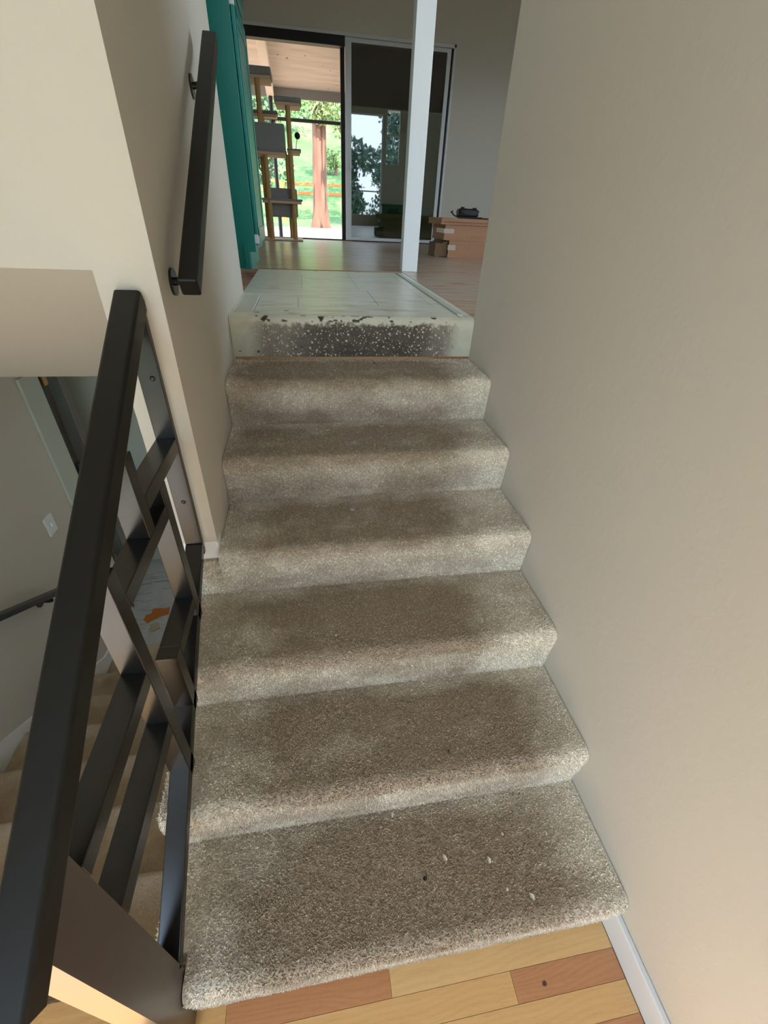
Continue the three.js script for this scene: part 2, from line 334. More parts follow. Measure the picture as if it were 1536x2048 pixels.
struct('baseboard_right', B(W - 0.016, W, 0, 0.10, 0.004, ZF, 0.004), M.trim, 'pale grey baseboard along the cream wall at the oak floor', 'baseboard');
// lower level floor: wrinkled grey vinyl with a torn place
{
  const cv = document.createElement('canvas'); cv.width = 1024; cv.height = 1024; const c = cv.getContext('2d'), q = rng(91);
  c.fillStyle = 'rgb(178,178,174)'; c.fillRect(0, 0, 1024, 1024);
  for (let i = 0; i < 500; i++) { const g = 110 + q() * 80 | 0; c.fillStyle = `rgba(${g},${g},${g},0.10)`; c.beginPath(); c.ellipse(q() * 1024, q() * 1024, 10 + q() * 70, 6 + q() * 30, q() * 3, 0, 7); c.fill(); }
  for (let i = 0; i < 130; i++) { c.strokeStyle = `rgba(40,40,40,${0.25 + q() * 0.5})`; c.lineWidth = 1 + q() * 3; let x = q() * 1024, y = q() * 1024; c.beginPath(); c.moveTo(x, y); for (let k = 0; k < 4; k++) { x += 10 + q() * 40; y += (q() - 0.5) * 26; c.lineTo(x, y); } c.stroke(); }
  const t = new THREE.CanvasTexture(cv); t.colorSpace = THREE.SRGBColorSpace; t.wrapS = t.wrapT = THREE.RepeatWrapping; t.repeat.set(0.7, 0.7);
  const lf = structGroup('floor_lower', 'grey wrinkled vinyl floor with a torn place at the foot of the lower flight', 'floor');
  part('vinyl', B(-2.7, -0.126, DOWN - 0.1, DOWN, -3.2, -2.17), std({ map: t, roughness: 0.5 }), lf);
  part('floor_base', B(-2.7, -0.126, DOWN - 0.1, DOWN - 0.004, -2.17, -1.5), M.rawWood, lf);
  const tear = (pts, h) => { const s = new THREE.Shape(pts.map(([u, v]) => { const w = onPlane(u, v, 'y', DOWN + h); return new THREE.Vector2(w.x, -w.z); })); const g = new THREE.ExtrudeGeometry(s, { depth: 0.002, bevelEnabled: false }); g.rotateX(-Math.PI / 2); g.translate(0, DOWN + h, 0); return worldUV(g); };
  part('torn_patch', tear([[287, 1240], [292, 1230], [303, 1227], [306, 1218], [318, 1216], [330, 1217], [340, 1214], [338, 1228], [322, 1233], [300, 1243], [296, 1247], [290, 1243]], 0.002), std({ color: rgb(0.40, 0.13, 0.025), roughness: 0.8 }), lf, 'torn orange backing');
  part('torn_flap', tear([[298, 1258], [303, 1248], [316, 1244], [320, 1256], [309, 1262], [297, 1263]], 0.004), std({ color: rgb(0.36, 0.30, 0.19), roughness: 0.8 }), lf, 'curled tan paper flap');
}

// ------------------------------------------------------------------ upper flight
function stepProfile(j, zFront) {                         // outline [z, y] and the carpeted path from back to foot
  const yt = j * R, zb = -j * G, zr = -(j - 1) * G, rad = 0.027, ov = 0.017, path = [[zb, yt]];
  const zc = zr + ov - rad, yc = yt - rad;
  for (let k = 1; k <= 9; k++) path.push([zb + (zc - zb) * k / 10, yt]);
  for (let k = 0; k <= 10; k++) { const a = Math.PI / 2 - k / 10 * (Math.PI / 2 + 0.16); path.push([zc + rad * Math.cos(a), yc + rad * Math.sin(a)]); }
  const last = path[path.length - 1];
  for (let k = 1; k <= 5; k++) path.push([last[0] + (zr + 0.004 - last[0]) * k / 5, last[1] + ((j - 1) * R - last[1]) * k / 5]);
  return path;
}
function cut(path, zMax) { return path.filter((p) => p[0] <= zMax); }
const stairs = thing('carpeted_staircase', 'worn taupe carpeted stairs rising between the cream walls to the painted landing', 'stairs', [0.5, 0, 0]);
const paths = [], FILL = [[-0.884, 0.662], [-0.873, 0.662], [-0.866, 0.645], [-0.864, 0.60], [-0.863, 3 * R]];
function carpetGeo(path, x0, x1, j) {                     // the cloth with thickness: outline closed below
  const back = path[0], foot = path[path.length - 1];
  const g = prismX([...path, [foot[0] - 0.012, foot[1]], [foot[0] - 0.012, back[1] - 0.05], [back[0], back[1] - 0.05]], x0, x1, false);
  const ng = g.index ? g.toNonIndexed() : g, p = ng.attributes.position, uv = ng.attributes.uv;
  const len = [0]; for (let k = 1; k < path.length; k++) len.push(len[k - 1] + Math.hypot(path[k][0] - path[k - 1][0], path[k][1] - path[k - 1][1]));
  const total = len[len.length - 1];
  for (let i = 0; i < p.count; i++) {
    let best = 1e9, at = 0; const z = p.getZ(i), y = p.getY(i);
    for (let k = 0; k < path.length; k++) { const d = Math.hypot(path[k][0] - z, path[k][1] - y); if (d < best) { best = d; at = len[k]; } }
    uv.setXY(i, (p.getX(i) + 0.2) / 1.3, (j - 1 + clamp(at / total, 0.01, 0.99)) / 6);
  }
  return ng;
}
for (let j = 1; j <= 6; j++) {
  const path = stepProfile(j); paths[j] = path;
  const gs = [];
  if (j === 1) { gs.push(carpetGeo(path, -0.038, W - 0.002, 1)); gs.push(carpetGeo([...cut(path, -0.04), [-0.0405, 0.02]], -0.116, -0.038, 1)); }
  else if (j <= 3) gs.push(carpetGeo(path, -0.116, W - 0.002, j));
  else gs.push(carpetGeo(path, 0.0015, W - 0.002, j));
  if (j === 4) gs.push(carpetGeo(FILL, -0.116, 0.0015, 4));
  part('step', join(gs), M.carpet, stairs, j === 1 ? 'lowest carpeted step' : undefined);
}
// solid core under the cloth
part('stair_core', (() => { const pts = [[-0.012, -0.02]]; for (let j = 1; j <= 6; j++) { pts.push([-(j - 1) * G - 0.012, j * R - 0.051]); pts.push([-j * G - 0.012, j * R - 0.051]); } pts.push([-6 * G - 0.012, -0.02]); const side = [[-0.05, -0.02]]; for (let j = 1; j <= 3; j++) { side.push([j === 1 ? -0.05 : -(j - 1) * G - 0.012, j * R - 0.051]); side.push([-j * G - 0.012, j * R - 0.051]); } side.push([-3 * G - 0.012, -0.02]); return join(prismX(pts, 0.002, W - 0.002), prismX(side, -0.114, 0.002)); })(), M.rawWood, stairs);
// top riser: cream paint worn through to the dark board
{
  const riserMap = tex(1024, 192, (u, v) => {
    const x = u, y = v, n = fbm(u * 30, v * 6, 501, 4);
    const bare = (1 - smooth(0.36, 0.44, Math.abs(x - 0.50) + 0.05 * (n - 0.5))) * (1 - smooth(0.78, 0.88, y + 0.22 * (fbm(u * 60, v * 8, 511, 3) - 0.5)));
    let c = mix(S255(212, 209, 190), S255(190, 186, 168), n);
    const deep = smooth(0.36, 0.16, Math.abs(x - 0.54)) * 0.8;
    c = mix(c, mix(S255(138, 126, 114), S255(62, 52, 43), clamp(deep + 0.5 * (n - 0.5))), bare);
    const gx = u * 104, gy = v * 18; let f = 0;
    for (let a = -1; a <= 1; a++) for (let b = -1; b <= 1; b++) { const ix = Math.floor(gx) + a, iy = Math.floor(gy) + b, h = hash(ix, iy, 77); if (h > 0.6 + 0.2 * smooth(0.25, 0.0, x - 0.12)) continue; const an = hash(ix, iy, 81) * 3.1, ex = gx - ix - hash(ix, iy, 78), ey = gy - iy - hash(ix, iy, 79), st = 1 + 1.6 * hash(ix, iy, 82), d = Math.hypot(ex * Math.cos(an) + ey * Math.sin(an), (ey * Math.cos(an) - ex * Math.sin(an)) * st) + 0.3 * (vnoise(u * 420, v * 70, 83) - 0.5), z = Math.pow(hash(ix, iy, 80), 2.2); f = Math.max(f, 1 - smooth(0.06 + 0.42 * z, 0.14 + 0.46 * z, d)); }
    c = mix(c, S255(216, 210, 190), f * bare * 0.92);
    const chip = smooth(0.80, 0.86, fbm(u * 40, v * 10, 521, 3)); c = mix(c, S255(60, 48, 38), chip * 0.8);
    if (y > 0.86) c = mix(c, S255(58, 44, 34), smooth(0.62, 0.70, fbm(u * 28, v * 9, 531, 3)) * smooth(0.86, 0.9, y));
    return c;
  });
  const zr = -6 * G, rad = 0.024, pts = [[zr + 0.004, 6 * R + 0.012]], path = [];
  for (let k = 0; k <= 8; k++) { const a = -0.1 + k / 8 * (Math.PI / 2 + 0.1); path.push([zr + 0.008 - rad + rad * Math.cos(a), UP - rad + rad * Math.sin(a)]); }
  const g = prismX([...pts, ...path, [-1.741, UP], [-1.78, UP - 0.03], [-1.755, 6 * R + 0.012]], 0.0015, W - 0.0015, false), p = g.attributes.position, uv = g.attributes.uv;
  for (let i = 0; i < p.count; i++) uv.setXY(i, p.getX(i) / W, clamp((p.getY(i) - 6 * R) / R, 0.01, 0.985));
  part('painted_riser', g, phys({ map: riserMap, roughness: 0.5 }), stairs, 'cream painted riser worn down to a dark speckled patch');
  part('tack_strip', B(0.03, 0.88, 6 * R - 0.002, 6 * R + 0.013, zr - 0.004, zr + 0.013, 0.002), std({ color: rgb(0.38, 0.24, 0.13), roughness: 0.8 }), stairs, 'bare wood strip at the foot of the painted riser');
}
// the pile of the carpet
{
  const q = rng(17), list = [], colors = [];
  const up = new THREE.Vector3(0, 1, 0), n = new THREE.Vector3(), qt = new THREE.Quaternion(), tw = new THREE.Quaternion(), m4 = new THREE.Matrix4(), pos = new THREE.Vector3(), sc = new THREE.Vector3();
  for (let j = 1; j <= 6; j++) {
    for (const [path, xa, xb] of [[paths[j], j <= 3 ? -0.116 : 0.004, W - 0.005], ...(j === 4 ? [[FILL, -0.114, 0.004]] : [])]) {
    const len = [0]; for (let k = 1; k < path.length; k++) len.push(len[k - 1] + Math.hypot(path[k][0] - path[k - 1][0], path[k][1] - path[k - 1][1]));
    const total = len[len.length - 1], gap = [0, 0.0034, 0.0034, 0.0036, 0.0040, 0.0044, 0.0048][j];
    const rows = Math.floor(total / gap), cols = Math.floor((xb - xa) / gap);
    for (let a = 0; a < rows; a++) {
      for (let b = 0; b < cols; b++) {
        const s = (a + q()) * gap, x = xa + (b + q()) * gap; let k = 1; while (k < len.length - 1 && len[k] < s) k++;
        const t = clamp((s - len[k - 1]) / (len[k] - len[k - 1])), z = path[k - 1][0] + (path[k][0] - path[k - 1][0]) * t, y = path[k - 1][1] + (path[k][1] - path[k - 1][1]) * t;
        if (j === 1 && x < -0.036 && z > -0.043) continue;
        if (x > -0.095 && x < -0.034 && z < 0 && y > 0.66 - 0.62 * (z + 0.862)) continue;
        const dz = path[k][0] - path[k - 1][0], dy = path[k][1] - path[k - 1][1];
        n.set((q() - 0.5) * 0.9, dz + 0.0, -dy).normalize(); n.set((q() - 0.5) * 1.0, n.y + (q() - 0.5) * 0.7, n.z + (q() - 0.5) * 0.7 + 0.15).normalize();
        qt.setFromUnitVectors(up, n); tw.setFromAxisAngle(up, q() * 6.3); qt.multiply(tw);
        const h = 0.0042 + q() * 0.0035, r = gap * (0.42 + 0.3 * q());
        pos.set(x - 0.5, y - 0.0008, z); sc.set(r, h, r);
        list.push(m4.compose(pos, qt, sc).clone());
        const c = carpetColor(x, s / total, j), v = 0.72 + 0.75 * q() * q() + (q() < 0.03 ? 0.4 : 0);
        colors.push(rgb(c[0] * v, c[1] * v, c[2] * v));
      }
    }
    }
  }
  const tuft = new THREE.CylinderGeometry(0.45, 1, 1, 4, 1, true); tuft.translate(0, 0.5, 0);
  const cap = new THREE.CircleGeometry(0.45, 4); cap.rotateX(-Math.PI / 2); cap.translate(0, 1, 0);
  const im = new THREE.InstancedMesh(mergeGeometries([tuft, cap]), M.pile, list.length);
  list.forEach((m, i) => { im.setMatrixAt(i, m); im.setColorAt(i, colors[i]); });
  im.name = 'carpet_pile'; im.userData = { kind: 'stuff' }; im.castShadow = im.receiveShadow = true;
  stairs.add(im);
  console.log('tufts', list.length);
}
solo('stair_stringer', prismX([[-0.04, 0.12], [-0.28, 0.12], [-0.30, 0.30], [-0.57, 0.30], [-0.59, 0.48], [ZW + 0.002, 0.60], [ZW + 0.002, DOWN], [-0.04, DOWN]], -0.125, -0.1175), M.wall, 'cream closed side of the upper flight facing the lower stairs', 'stringer', [-0.06, DOWN, -0.5]);
struct('trim_1', B(-0.1275, 0.0015, 0.664, 0.735, ZW - 0.05, ZW + 0.003, 0.008), M.white, 'white corner block at the foot of the dividing wall end', 'trim');

// ------------------------------------------------------------------ lower flight
const lower = thing('lower_staircase', 'brown carpeted stairs going down behind the black railing', 'stairs', [-0.7, DOWN, -1.2]);
for (let k = 1; k <= 6; k++) {
  const y = -k * R, z0 = LZ - LG * (k - 1) + 0.02, z1 = LZ - LG * k, pts = [[z0, y]];
  for (let a = 0; a <= 8; a++) { const t = Math.PI / 2 + a / 8 * (Math.PI / 2 + 0.3); pts.push([z1 + 0.026 + 0.026 * Math.cos(t), y - 0.026 + 0.026 * Math.sin(t)]); }
  pts.push([z1 + 0.02, y - R], [z1 + 0.05, y - R], [z0, y - 0.03]);
  part('step', prismX(pts.map(([z, yy]) => [z, yy]), XL + 0.02, -0.127), M.lowerCarpet, lower);
}
part('step', B(XL + 0.02, -0.127, -0.06, 0.0, LZ - 0.004, LZ + 0.012, 0.012), M.lowerCarpet, lower, 'carpeted edge at the head of the lower flight');
part('foot_carpet', B(XL + 0.02, -0.127, DOWN, DOWN + 0.012, -2.172, LZ - LG * 6 + 0.03, 0.005), M.lowerCarpet, lower);
part('skirt_board', prismX([[0.0, 0.08], [0.0, -0.2], [-2.0, -0.2 - 2.0 * R / LG], [-2.15, DOWN], [-2.15, DOWN + 0.1], [-2.0, 0.08 - 2.0 * R / LG]], XL + 0.002, XL + 0.016), M.white, lower, 'pale skirt board along the outer wall');

// ------------------------------------------------------------------ black railing
const rail = thing('stair_railing', 'black metal railing with a grid of square bars along the open side of the stairs', 'railing', [-0.065, 0, -0.4]);
const RX0 = -0.089, RX1 = -0.040, RXM = (RX0 + RX1) / 2, RWD = RX1 - RX0;
const topAt = (z) => 1.452 - 0.605 * (z + 0.89), botAt = (z) => 0.741 - 0.622 * (z + 0.862);
part('handrail', sweptBar([RXM - 0.0005, topAt(-0.884) - 0.029, -0.884], [RXM - 0.0005, topAt(0.102) - 0.029, 0.102], RWD + 0.006, 0.05, 0.008), M.satin, rail);
part('bottom_rail', bar([RXM, botAt(-0.872) - 0.016, -0.872], [RXM, botAt(-0.03) - 0.016, -0.03], RWD, 0.028), M.black, rail);
const plate = part('wall_plate', B(RX0, RX1, 0.70, 1.40, ZW, ZW + 0.018, 0.002), M.black, rail);
for (const [u, v] of [[305, 757], [367, 1004]]) { const w = onPlane(u, v, 'z', ZW + 0.018); const g = new THREE.SphereGeometry(0.0065, 12, 6, 0, 6.3, 0, Math.PI / 2); g.scale(1, 0.5, 1); g.rotateX(Math.PI / 2); g.translate(w.x, w.y, w.z); part('screw', g, M.black, plate); }
const upright = (zn, y0, y1, th = 0.038) => part('baluster', B(RX0, RX1, y0, y1, zn - th, zn, 0.002), M.black, rail);
const level = (yt, z0, z1, th = 0.038) => part('crossbar', B(RX0, RX1, yt - th, yt, z0, z1, 0.002), M.black, rail);
upright(-0.553, 1.009, topAt(-0.553) - 0.05);             // short upright under the handrail
upright(-0.680, botAt(-0.68) - 0.03, 1.056);
upright(-0.351, botAt(-0.351) - 0.03, topAt(-0.351) - 0.05);
upright(-0.479, botAt(-0.479) - 0.03, 0.700);
level(1.094, ZW + 0.018, -0.591);
level(1.009, -0.680, -0.389);
level(0.700, -0.680, -0.517);
level(0.828, -0.351, -0.036);
level(0.645, -0.351, -0.036, 0.042);
part('newel_post', prismX([[0.060, 0], [0.060, topAt(0.060) - 0.056], [-0.035, topAt(-0.035) - 0.056], [-0.035, 0]], -0.094, -0.040), M.newel, rail, 'dark taupe square newel post');

// ------------------------------------------------------------------ wall handrails
function bracket(x0, side, y, z, parent, rx, ry) {        // rosette on the wall, arm to the rail
  const pl = new THREE.CylinderGeometry(0.030, 0.030, 0.006, 20); pl.rotateZ(Math.PI / 2); pl.translate(x0 + side * 0.003, y, z);
  const arm = new THREE.TubeGeometry(new THREE.CatmullRomCurve3([new THREE.Vector3(x0, y, z), new THREE.Vector3(x0 + side * 0.028, y + 0.004, z), new THREE.Vector3(rx, ry - 0.03, z), new THREE.Vector3(rx, ry, z)]), 14, 0.009, 10);
  part('bracket', join(pl, arm), M.black, parent);
}
const hr = thing('wall_handrail', 'black wall handrail on the cream dividing wall', 'handrail', [0.058, 1.6, -1.37]);
const hTop = (z) => 1.462 + 0.632 * (-0.9 - z);
part('rail', bar([0.058, hTop(-0.905) - 0.023, -0.905], [0.058, hTop(-1.845) - 0.023, -1.845], 0.042, 0.042, 0.005), M.satin, hr);
bracket(0, 1, 1.442, -1.0, hr, 0.05, hTop(-1.0) - 0.045); bracket(0, 1, 1.898, -1.70, hr, 0.05, hTop(-1.70) - 0.045);
const hl = thing('wall_handrail', 'black wall handrail on the grey outer wall beside the lower flight', 'handrail', [-1.2, -0.2, -1.4]);
{
  const a = onPlane(0, 1233, 'x', -1.20), b = onPlane(122, 1180, 'x', -1.20), s = (b.y - a.y) / (b.z - a.z);
  const at = (z) => a.y + s * (z - a.z);
  part('rail', bar([-1.20, at(-0.75), -0.75], [-1.20, at(b.z), b.z], 0.04, 0.034, 0.004), M.black, hl);
  const c = onPlane(82, 1210, 'x', XL); bracket(XL, 1, at(c.z) - 0.05, c.z, hl, -1.205, at(c.z) - 0.015); bracket(XL, 1, at(-1.0) - 0.05, -1.0, hl, -1.205, at(-1.0) - 0.015);
}
const sw = thing('switch_plate', 'white light switch plate on the grey outer wall', 'light switch', [XL, 0, -2.1]);
part('plate', B(XL, XL + 0.007, -0.078, 0.042, -2.165, -2.075, 0.002), M.white, sw);
part('toggle', B(XL + 0.006, XL + 0.018, -0.03, -0.006, -2.126, -2.114, 0.002), M.white, sw);

// ------------------------------------------------------------------ lower doors
const d3 = structGroup('door_3', 'pale green door casing with a dark hinge gap at the foot of the lower flight', 'door');
M.greenTrim = std({ color: rgb(0.46, 0.49, 0.40), roughness: 0.6 });
part('casing', B(XL - 0.005, XL + 0.014, DOWN, 0.77, -2.57, -2.385, 0.004), M.greenTrim, d3);
part('hinge_gap', B(XL - 0.02, XL + 0.006, DOWN, 0.77, -2.605, -2.575), M.blackMatte, d3);
part('hinge', B(XL - 0.01, XL + 0.02, 0.04, 0.13, -2.64, -2.60, 0.004), M.blackMatte, d3);
part('hinge', B(XL - 0.01, XL + 0.02, 0.66, 0.75, -2.64, -2.60, 0.004), std({ color: rgb(0.35, 0.2, 0.08), roughness: 0.4, metalness: 0.8 }), d3);
const d2 = structGroup('door_2', 'grey green panel door in the end wall of the lower level', 'door');
M.greyDoor = std({ color: rgb(0.44, 0.48, 0.46), roughness: 0.55 });
part('casing', join(B(-1.56, -1.47, DOWN, 0.80, -3.2, -3.18, 0.004), B(-1.02, -0.94, DOWN, 0.80, -3.2, -3.18, 0.004), B(-1.56, -0.94, 0.80, 0.88, -3.2, -3.18, 0.004)), M.greyDoor, d2);
part('leaf', B(-1.435, -1.03, DOWN + 0.01, 0.78, -3.2, -3.19), M.greenTrim, d2);
part('panel', B(-1.35, -1.12, DOWN + 0.2, -0.2, -3.19, -3.182, 0.003), M.greyDoor, d2);
struct('baseboard_lower', B(-2.7, -1.56, DOWN, DOWN + 0.1, -3.2, -3.186, 0.003), M.white, 'pale baseboard on the lower end wall', 'baseboard');

// ------------------------------------------------------------------ upper room
const post = thing('support_post', 'square white painted post at the corner of the landing', 'post', [1.122, UP, -3.53]);
part('shaft', B(1.062, 1.182, UP, 3.25, -3.585, -3.49, 0.003), std({ color: rgb(0.86, 0.87, 0.88), roughness: 0.5 }), post);

const cab = thing('teal_cabinet', 'tall teal painted cabinet with white hinges behind the dividing wall', 'cabinet', [-0.33, UP, -3.72]);
part('body', join(B(-0.64, -0.008, UP + 0.105, UP + 2.0, -4.08, -3.362, 0.003), B(-0.62, -0.06, UP, UP + 0.105, -4.06, -3.40)), M.teal, cab);
part('end_panel', join(B(-0.64, -0.004, UP + 0.105, UP + 2.0, -3.36, -3.343, 0.002), B(-0.64, -0.048, UP + 0.003, UP + 0.107, -3.36, -3.343)), M.teal, cab);
part('end_strip', B(-0.082, -0.05, UP, UP + 0.15, -3.343, -3.333, 0.002), M.teal, cab);
part('toe_board', B(-0.058, -0.045, UP, UP + 0.105, -4.06, -3.37, 0.002), M.teal, cab);
for (const [y0, y1] of [[UP + 0.145, UP + 1.33], [UP + 1.375, UP + 1.98]]) {
  const dr = part('door', B(-0.003, 0.016, y0, y1, -4.07, -3.385, 0.004), M.teal, cab);
  part('moulding', join(B(0.015, 0.022, y0 + 0.05, y0 + 0.10, -4.02, -3.43, 0.004), B(0.015, 0.022, y1 - 0.10, y1 - 0.05, -4.02, -3.43, 0.004), B(0.015, 0.022, y0 + 0.05, y1 - 0.05, -3.48, -3.43, 0.004), B(0.015, 0.022, y0 + 0.05, y1 - 0.05, -4.02, -3.97, 0.004)), M.teal, dr);
  for (const y of [y0 + 0.035, y1 - 0.035]) part('hinge', B(-0.006, 0.019, y - 0.028, y + 0.028, -3.40, -3.372, 0.003), M.white, dr, 'white hinge');
}

// sliding glass door: open on the left, two panes one behind the other on the right
const sd = structGroup('door_1', 'aluminium sliding glass door standing open to the patio', 'door');
const DT = 3.315, DB = UP + 0.012;
M.glass = phys({ color: rgb(0.06, 0.08, 0.08), transmission: 1, thickness: 0, roughness: 0.015, ior: 2.2 });
part('outer_frame', join(B(0.955, 2.345, DT - 0.004, DT + 0.03, ZB - 0.1, ZB + 0.012, 0.003), B(2.318, 2.345, UP, DT + 0.03, ZB - 0.1, ZB + 0.012, 0.003), B(-0.25, 0.955, DT, DT + 0.03, ZB - 0.05, ZB + 0.012, 0.003)), M.alu, sd);
part('head_track', B(-0.24, 0.955, DT - 0.09, DT, ZB - 0.12, ZB + 0.004), M.blackMatte, sd, 'dark head track above the opening');
part('screen_jamb', B(0.905, 0.957, UP, DT - 0.02, ZB - 0.13, ZB - 0.07, 0.003), M.blackMatte, sd, 'dark edge of the fixed leaf');
part('jamb', B(-0.245, -0.205, UP, DT, ZB - 0.12, ZB), M.blackMatte, sd);
part('end_gap', B(2.292, 2.319, UP + 0.02, DT - 0.005, ZB - 0.08, ZB - 0.035), M.blackMatte, sd);
part('sill', B(-0.24, 2.33, UP - 0.01, UP + 0.014, ZB - 0.14, ZB - 0.055, 0.003), M.blackMatte, sd, 'dark sill track');
const leaf = (x0, x1, z, n) => {
  const f = part(n, join(B(x0, x0 + 0.075, DB, DT - 0.006, z - 0.016, z + 0.016, 0.003), B(x1 - 0.05, x1, DB, DT - 0.006, z - 0.016, z + 0.016, 0.003), B(x0 + 0.075, x1 - 0.05, DT - 0.045, DT - 0.006, z - 0.016, z + 0.016, 0.003), B(x0 + 0.075, x1 - 0.05, DB, DB + 0.04, z - 0.016, z + 0.016, 0.003)), M.alu, sd);
  const pg = new THREE.PlaneGeometry(x1 - x0 - 0.12, DT - DB - 0.08); pg.translate((x0 + 0.07 + x1 - 0.045) / 2, (DT + DB) / 2 - 0.004, z);
  part('pane', pg, M.glass, f, 'dark tinted reflecting glass');
  return f;
};
const mover = leaf(0.960, 2.290, ZB - 0.02, 'sliding_leaf'); leaf(0.965, 2.316, ZB - 0.10, 'fixed_leaf');
part('handle', B(1.008, 1.030, 2.055, 2.175, ZB - 0.008, ZB + 0.022, 0.004), M.alu, mover);

// front glazing, out of view behind the camera; lights the stairs and upper room
M.clear = phys({ color: rgb(0.97, 0.98, 0.97), transmission: 1, thickness: 0, roughness: 0, ior: 1.45 });
[[ENTRY, 'unseen entrance glazing placed to let sun onto the entry floor', [], 1], [SIDE, 'unseen side window placed to light the entry floor and right wall', [], 2], [WINA, 'large living room window', [2.1], 3], [WINB, 'narrow high living room window', [3.45], 4], [HIGH, 'unseen high window placed to light the treads from above', [], 5]].forEach(([[x0, x1, y0, y1], label, bars, n]) => {
  const w = structGroup('window_' + n, label, 'window'), z0 = ZF + 0.04, z1 = ZF + 0.09, t = 0.035;
  part('window_frame', join(B(x0, x0 + t, y0, y1, z0, z1), B(x1 - t, x1, y0, y1, z0, z1), B(x0, x1, y1 - t, y1, z0, z1), B(x0, x1, y0, y0 + t * 0.6, z0, z1), bars.map((y) => B(x0, x1, y, y + t, z0, z1))), M.white, w);
  const pg = new THREE.PlaneGeometry(x1 - x0 - t, y1 - y0 - t); pg.translate((x0 + x1) / 2, (y0 + y1) / 2, z0 + 0.025); part('pane', pg, M.clear, w);
});
{
  const [x0, x1, y0, y1] = UNSEEN_DOOR, w = structGroup('window_6', 'unseen glazed door placed to light the lower flight', 'window'), t = 0.05;  // never in view; daylight source for the lower flight
  part('window_frame', join(B(x0, x0 + t, y0, y1, -3.29, -3.25), B(x1 - t, x1, y0, y1, -3.29, -3.25), B(x0, x1, y1 - t, y1, -3.29, -3.25), B(x0, x1, y0, y0 + t, -3.29, -3.25)), M.white, w);
  const pg = new THREE.PlaneGeometry(x1 - x0 - t, y1 - y0 - t); pg.translate((x0 + x1) / 2, (y0 + y1) / 2, -3.27); part('pane', pg, M.clear, w);
}
// dark low cabinet that the glass door mirrors
const sb = thing('media_cabinet', 'dark low cabinet by the living room windows', 'cabinet', [3.2, UP, 1.4]);
part('body', B(2.78, 4.0, UP, UP + 0.55, 1.15, 1.66, 0.01), M.blackMatte, sb);
part('top', B(2.75, 4.03, UP + 0.55, UP + 0.58, 1.12, 1.68, 0.005), M.blackMatte, sb);

// ------------------------------------------------------------------ boxes and the small black thing
const seat = (z) => z;
function carton(name, label, x0, x1, y0, y1, z0, z1, tape) {
  const b = thing(name, label, 'box', [(x0 + x1) / 2, y0, (z0 + z1) / 2], 'cardboard boxes stacked by the right wall');
  const g = new THREE.BoxGeometry(x1 - x0, y1 - y0, z1 - z0, 6, 4, 6), p = g.attributes.position, q = rng(Math.round(y0 * 999));
  for (let i = 0; i < p.count; i++) { const s = 0.006; p.setX(i, p.getX(i) + s * (vnoise(p.getY(i) * 30, p.getZ(i) * 20, 7) - 0.5) * 2); p.setZ(i, p.getZ(i) + s * (vnoise(p.getX(i) * 16, p.getY(i) * 30, 9) - 0.5) * 2); }
  g.translate((x0 + x1) / 2, (y0 + y1) / 2, (z0 + z1) / 2); g.computeVertexNormals();
  part('carton', worldUV(g), M.card, b);
  if (tape) part('tape', join(B(x0 - 0.0035, x0 + tape, y0 + (y1 - y0) * 0.45, y0 + (y1 - y0) * 0.75, z1 + 0.003, z1 + 0.006), B(x0 - 0.0075, x0 - 0.0035, y0 + (y1 - y0) * 0.45, y0 + (y1 - y0) * 0.75, z1 - 0.3, z1 + 0.006)), M.tape, b, 'strip of pale packing tape');
  return b;
}
const b1 = carton('cardboard_box', 'lowest cardboard box of the stack with a crushed end', 1.835, 2.75, UP, 1.388, -5.42, -4.92, 0.075);
part('crushed_flap', (() => { const g = new THREE.BoxGeometry(0.13, 0.135, 0.28, 4, 3, 4), p = g.attributes.position; for (let i = 0; i < p.count; i++) { p.setX(i, p.getX(i) + 0.03 * (vnoise(p.getY(i) * 26, p.getZ(i) * 18, 3) - 0.5)); p.setY(i, p.getY(i) - (p.getX(i) < 0 ? 0.02 : 0) + 0.014 * (vnoise(p.getX(i) * 40, p.getZ(i) * 25, 5) - 0.5)); p.setZ(i, p.getZ(i) + 0.02 * (vnoise(p.getX(i) * 30, p.getY(i) * 30, 8) - 0.5)); } g.translate(1.765, UP + 0.078, -5.09); g.computeVertexNormals(); return worldUV(g); })(), M.cardDark, b1, 'crushed dark end of the carton');
carton('cardboard_box', 'middle cardboard box of the stack with a strip of pale tape', 1.775, 2.72, 1.389, 1.525, -5.42, -4.915, 0.10);
const b3 = carton('cardboard_box', 'flat cardboard box on top of the stack under the black pouch', 1.725, 2.76, 1.526, 1.582, -5.45, -4.90);
part('lid_edge', B(1.74, 2.76, 1.548, 1.552, -4.901, -4.893), M.cardDark, b3);
const pouch = thing('black_pouch', 'small black pouch with a trailing strap on the cardboard boxes', 'pouch', [2.04, 1.583, -5.05]);
